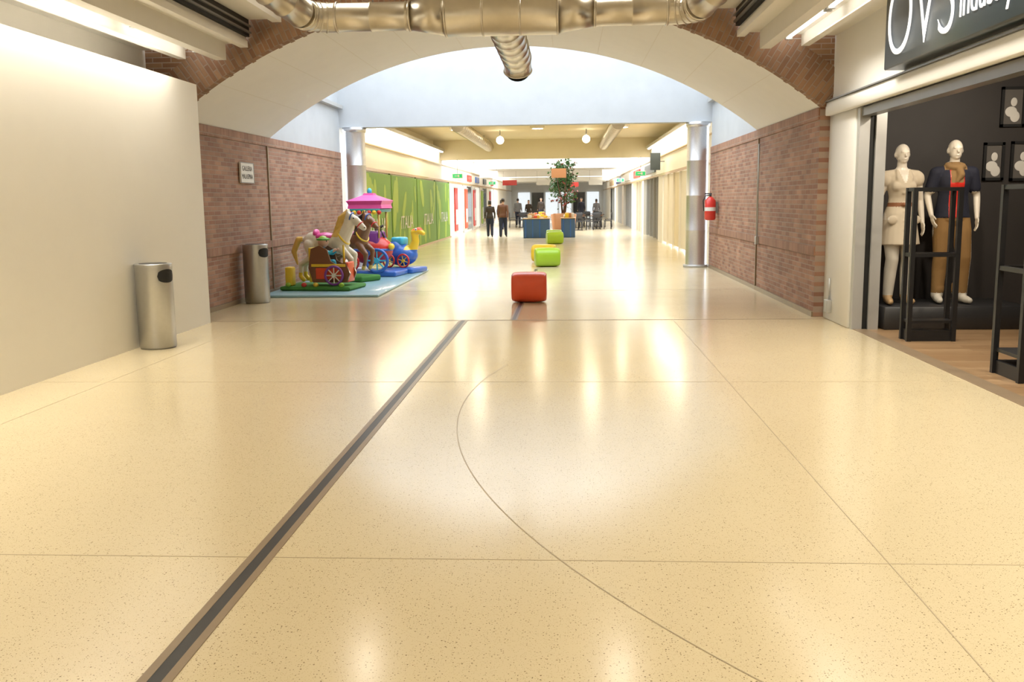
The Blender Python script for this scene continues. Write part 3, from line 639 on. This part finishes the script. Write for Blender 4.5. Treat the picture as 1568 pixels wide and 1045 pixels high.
for y0,y1 in ((-.36,-.32),(-.04,0.0)):
    A=[bm.verts.new((x,y0,z)) for x,z in prof];B=[bm.verts.new((x,y1,z)) for x,z in prof]
    for i in range(len(prof)): bm.faces.new((A[i],A[(i+1)%len(prof)],B[(i+1)%len(prof)],B[i]))
    bm.faces.new(A);bm.faces.new(B)
fin(bm,'chariot_sides','brown',P)
box('chariot_back',-.16,-.10,-.34,0,.14,.76,'yellow',P,bev=.02); box('chariot_seat',-.10,.30,-.32,-.02,.38,.44,'cyan',P,bev=.02); box('chariot_front',.50,.58,-.34,0,.14,.5,'orange',P,bev=.02)
box('chariot_trim',-.10,.54,-.375,-.355,.42,.47,'yellow',P,bev=.008); box('chariot_panel',-.02,.46,-.37,-.355,.20,.40,'orange',P,bev=.008)
wheel(P,(.34,-.42,.27),(0,1,0),.16,'purple','horsewhite',8)
bm=bmesh.new(); chain(bm,[(.06,-.18,.46),(.06,-.18,.66)],[.09,.075]); chain(bm,[(.08,-.18,.48),(.26,-.2,.50),(.3,-.2,.36)],[.06,.045,.035]); ell(bm,(.07,-.18,.86),(.10,.10,.11)); chain(bm,[(.06,-.25,.68),(.22,-.3,.66),(.32,-.26,.72)],[.04,.032,.028]); chain(bm,[(.06,-.1,.68),(.2,-.08,.64),(.32,-.12,.72)],[.04,.032,.028])
ell(bm,(.16,-.2,.85),(.02,.018,.018))
blob(bm,'rider_figure',['skin','cyan','lime'],lambda c:(2 if c.z>.90 else 0 if c.z>.76 or c.x>.29 and c.z>.6 else 1),P,.012,2)
for k,y in enumerate((-.235,-.155)): ellipsoid('rider_eye_%d'%k,(.155,y,.875),(.01,.012,.014),'dark',P)
torus('cap_brim',(.07,-.18,.905),(0,0,1),.10,.02,'green',P)
sweep('yellow_pole',[(.45,-.18,.45),(.45,-.18,.80)],.02,'yellow',P,seg=10); box('coin_box',-.58,-.44,-.44,-.26,.08,.42,'yellow',P,bev=.03)
for i,(x,m_) in enumerate(((-.5,'lime'),(-.2,'red'),(.02,'yellow'),(.5,'lime'))): ellipsoid('flower_%d'%i,(x,-.49,.11),(.05,.035,.04),m_,P)
P=empty('pony_kiddie_ride',(-4.3,18.6,.045),-.5); box('base',-.5,.5,-.3,.3,0,.12,'grass',P,bev=.04); horse(P,(0,0,.06),['brown','hair','gold'],.92,tag='_b'); sweep('pole',[(0,0,.1),(0,0,.7)],.04,'yellow',P)
P=empty('fairground_carriage_kiddie_ride',(-4.12,19.9,.045),-.15)
box('base',-.6,.62,-.42,.42,0,.12,'blue',P,bev=.04)
bm=bmesh.new(); ell(bm,(-.05,0,.55),(.48,.33,.32)); fin(bm,'body','red',P,smooth=True); box('seat_well',-.3,.2,-.26,.26,.6,.95,'purple',P,bev=.06)
for i,(a,b) in enumerate(((-.32,-.24),(.22,-.24),(-.32,.24),(.22,.24))): sweep('post_%d'%i,[(a,b,.8),(a,b,1.42)],.022,'gold',P,seg=10)
box('roof_lower',-.40,.30,-.36,.36,1.34,1.42,'teal',P,bev=.03)
bm=bmesh.new(); rr=[]
for k,(hx,hy,z) in enumerate(((.38,.34,1.42),(.36,.32,1.50),(.40,.36,1.58),(.26,.22,1.64),(.12,.1,1.70),(.10,.08,1.74))):
    rr.append([bm.verts.new((-.05+sx*hx,sy*hy,z)) for sx,sy in ((-1,-1),(1,-1),(1,1),(-1,1))])
for a,b in zip(rr,rr[1:]):
    for k in range(4): bm.faces.new((a[k],a[(k+1)%4],b[(k+1)%4],b[k]))
bm.faces.new(rr[0]); bm.faces.new(rr[-1]); fin(bm,'roof_pagoda','pink',P)
ellipsoid('finial',(-.05,0,1.78),(.05,.05,.07),'cyan',P)
for i in range(7): ellipsoid('roof_scallop_%d'%i,(-.38+i*.11,-.36,1.34),(.05,.03,.045),'yellow' if i%2 else 'red',P)
wheel(P,(.22,-.42,.34),(0,1,0),.23,'blue','cyan',8,'_a'); wheel(P,(-.35,-.42,.30),(0,1,0),.16,'red','yellow',8,'_b')
sweep('steering_column',[(.25,0,.8),(.15,0,1.0)],.02,'dark',P,seg=8); torus('steering_wheel',(.14,0,1.01),(-.5,0,.8),.10,.014,'dark',P)
ellipsoid('headlamp',(.45,-.15,.62),(.07,.07,.07),'yellow',P); torus('body_stripe',(-.05,0,.55),(0,0,1),.40,.03,'blue',P).scale=(1.15,.82,1)
P=empty('dragon_car_kiddie_ride',(-3.62,20.75,.045),-.35)
box('base',-.4,.4,-.36,.36,0,.12,'blue',P,bev=.04)
bm=bmesh.new(); ell(bm,(-.05,0,.38),(.38,.26,.24)); ell(bm,(-.15,0,.5),(.22,.24,.24)); chain(bm,[(.20,0,.45),(.30,0,.68),(.28,0,.88),(.40,0,.92),(.50,0,.86)],[.12,.09,.085,.08,.05]); chain(bm,[(-.35,0,.4),(-.48,0,.6),(-.46,0,.8)],[.1,.06,.02])
blob(bm,'dragon_body',['blue','yellow','orange'],lambda c:(2 if c.z>.93 else 1 if (c.z>.5 and c.x>.1) else 0),P,.016,3)
wheel(P,(.15,-.30,.27),(0,1,0),.14,'red','yellow',6,'_a'); wheel(P,(-.22,-.30,.27),(0,1,0),.14,'red','yellow',6,'_b')
ellipsoid('eye_l',(.36,-.075,.95),(.03,.02,.03),'paper',P); ellipsoid('pupil_l',(.37,-.092,.95),(.013,.008,.013),'dark',P)
box('seat',-.25,.05,-.15,.15,.6,.78,'cyan',P,bev=.05)
# ------------------------------------------------------------ KIOSK, TREE, CAFE
def stall(x0,x1,y):
    P=empty('market_stall_table',((x0+x1)/2,y,0)); w=(x1-x0)/2
    box('cloth',-w,w,-.5,.5,0,.80,'kioskblue',P,bev=.02)
    for i in range(int(w*2/.3)): box('fold_%d'%i,-w+.08+i*.3,-w+.12+i*.3,-.515,-.5,.02,.78,'blue',P)
    box('top',-w-.03,w+.03,-.54,.54,.80,.84,'tan',P,bev=.01)
    r=random.Random(int(x0*10))
    for i in range(14): a=r.uniform(-w+.12,w-.12); b=r.uniform(-.4,.4); box('goods_%d'%i,a-.08,a+.08,b-.08,b+.08,.84,.84+r.uniform(.06,.22),r.choice(['orange','tan','yellow','terracotta','paper']),P,bev=.015)
stall(-1.85,-.75,40.6); stall(-.25,.35,40.9); stall(-1.6,-.8,44.2)
P=empty('potted_indoor_tree',(-.15,42.6,0))
sweep('planter',[(0,0,0),(0,0,.05),(0,0,.95),(0,0,1.0),(0,0,.97)],[.42,.46,.58,.60,.5],'terracotta',P); sweep('soil',[(0,0,.93),(0,0,.96)],.5,'soil',P)
for i in range(5):
    a=i*1.26; sweep('trunk_%d'%i,[(.05*math.cos(a),.05*math.sin(a),.9),(.15*math.cos(a),.15*math.sin(a),1.7),(.35*math.cos(a),.35*math.sin(a),2.5),(.45*math.cos(a),.45*math.sin(a),3.0)],[.045,.035,.025,.01],'bark',P,seg=8)
def leaves(n,cnt,mm,seed,zlo=1.3,zhi=3.4):
    r=random.Random(seed); bm=bmesh.new()
    cl=[(r.uniform(-.42,.42),r.uniform(-.42,.42),r.uniform(zlo+.2,zhi-.15)) for _ in range(16)]
    for i in range(cnt):
        k=r.choice(cl); c=Vector((r.gauss(k[0],.15),r.gauss(k[1],.15),r.gauss(k[2],.14)))
        d=Vector((r.uniform(-1,1),r.uniform(-1,1),r.uniform(-.9,.6))).normalized()*r.uniform(.10,.20); w=d.cross(Vector((r.random(),r.random(),r.random()))).normalized()*d.length*.28
        bm.faces.new([bm.verts.new(v) for v in (c,c+d*.5+w,c+d,c+d*.5-w)])
    fin(bm,n,mm,P)
leaves('foliage',1100,'leaf',3); leaves('flowers',120,'leafred',5)
P=empty('hanging_wood_sign',(-.35,41.6,2.75)); box('board',-.32,.32,-.02,.02,-.2,.2,'terracotta',P); boxes('chains',[(-.28,-.27,-.005,.005,.2,1.4),(.27,.28,-.005,.005,.2,1.4)],'grey',P)
def chair(x,y,rz):
    P=empty('cafe_chair',(x,y,0),rz)
    for i,(a,b) in enumerate(((-.19,-.19),(.19,-.19),(-.19,.19),(.19,.19))): sweep('leg_%d'%i,[(a,b,0),(a*.9,b*.9,.44)],.014,'dark',P,seg=8)
    box('seat',-.21,.21,-.21,.21,.43,.47,'dark',P,bev=.012); box('backrest',-.2,.2,.18,.21,.62,.88,'dark',P,bev=.01); boxes('back_posts',[(-.2,-.17,.18,.21,.45,.7),(.17,.2,.18,.21,.45,.7)],'dark',P)
def table(x,y):
    P=empty('cafe_table',(x,y,0)); sweep('foot',[(0,0,0),(0,0,.03)],.22,'dark',P); sweep('stem',[(0,0,.03),(0,0,.72)],.03,'dark',P,seg=10); sweep('top',[(0,0,.72),(0,0,.75)],.36,'brown',P)
for x,y in ((.6,50),(1.6,51.5),(.7,54),(1.8,55),(1.2,57.5),(-2.6,56)):
    table(x,y)
    for a in (0,pi/2,pi,-pi/2): chair(x-.6*math.sin(a),y+.6*math.cos(a),a)
# ------------------------------------------------------------ WORLD + CAMERA
w=D.worlds.new('World'); S.world=w; w.use_nodes=True; bg=w.node_tree.nodes['Background']; bg.inputs[0].default_value=(.88,.94,1,1); bg.inputs[1].default_value=4.9
cam=D.cameras.new('camera'); co=D.objects.new('camera',cam); S.collection.objects.link(co); S.camera=co
cam.lens=33; cam.sensor_width=36; cam.sensor_fit='HORIZONTAL'; cam.clip_end=300
th,ps,ro=math.radians(8.53),math.radians(3.41),.012
f=Vector((-math.sin(ps)*math.cos(th),math.cos(ps)*math.cos(th),-math.sin(th))); r=Vector((math.cos(ps),math.sin(ps),0)); u=r.cross(f)
r2=r*math.cos(ro)-u*math.sin(ro); u2=r*math.sin(ro)+u*math.cos(ro)
mt=Matrix((r2,u2,-f)).transposed().to_4x4(); mt.translation=Vector((0,0,1.6)); co.matrix_world=mt
S.view_settings.view_transform='Standard'; S.view_settings.look='None'
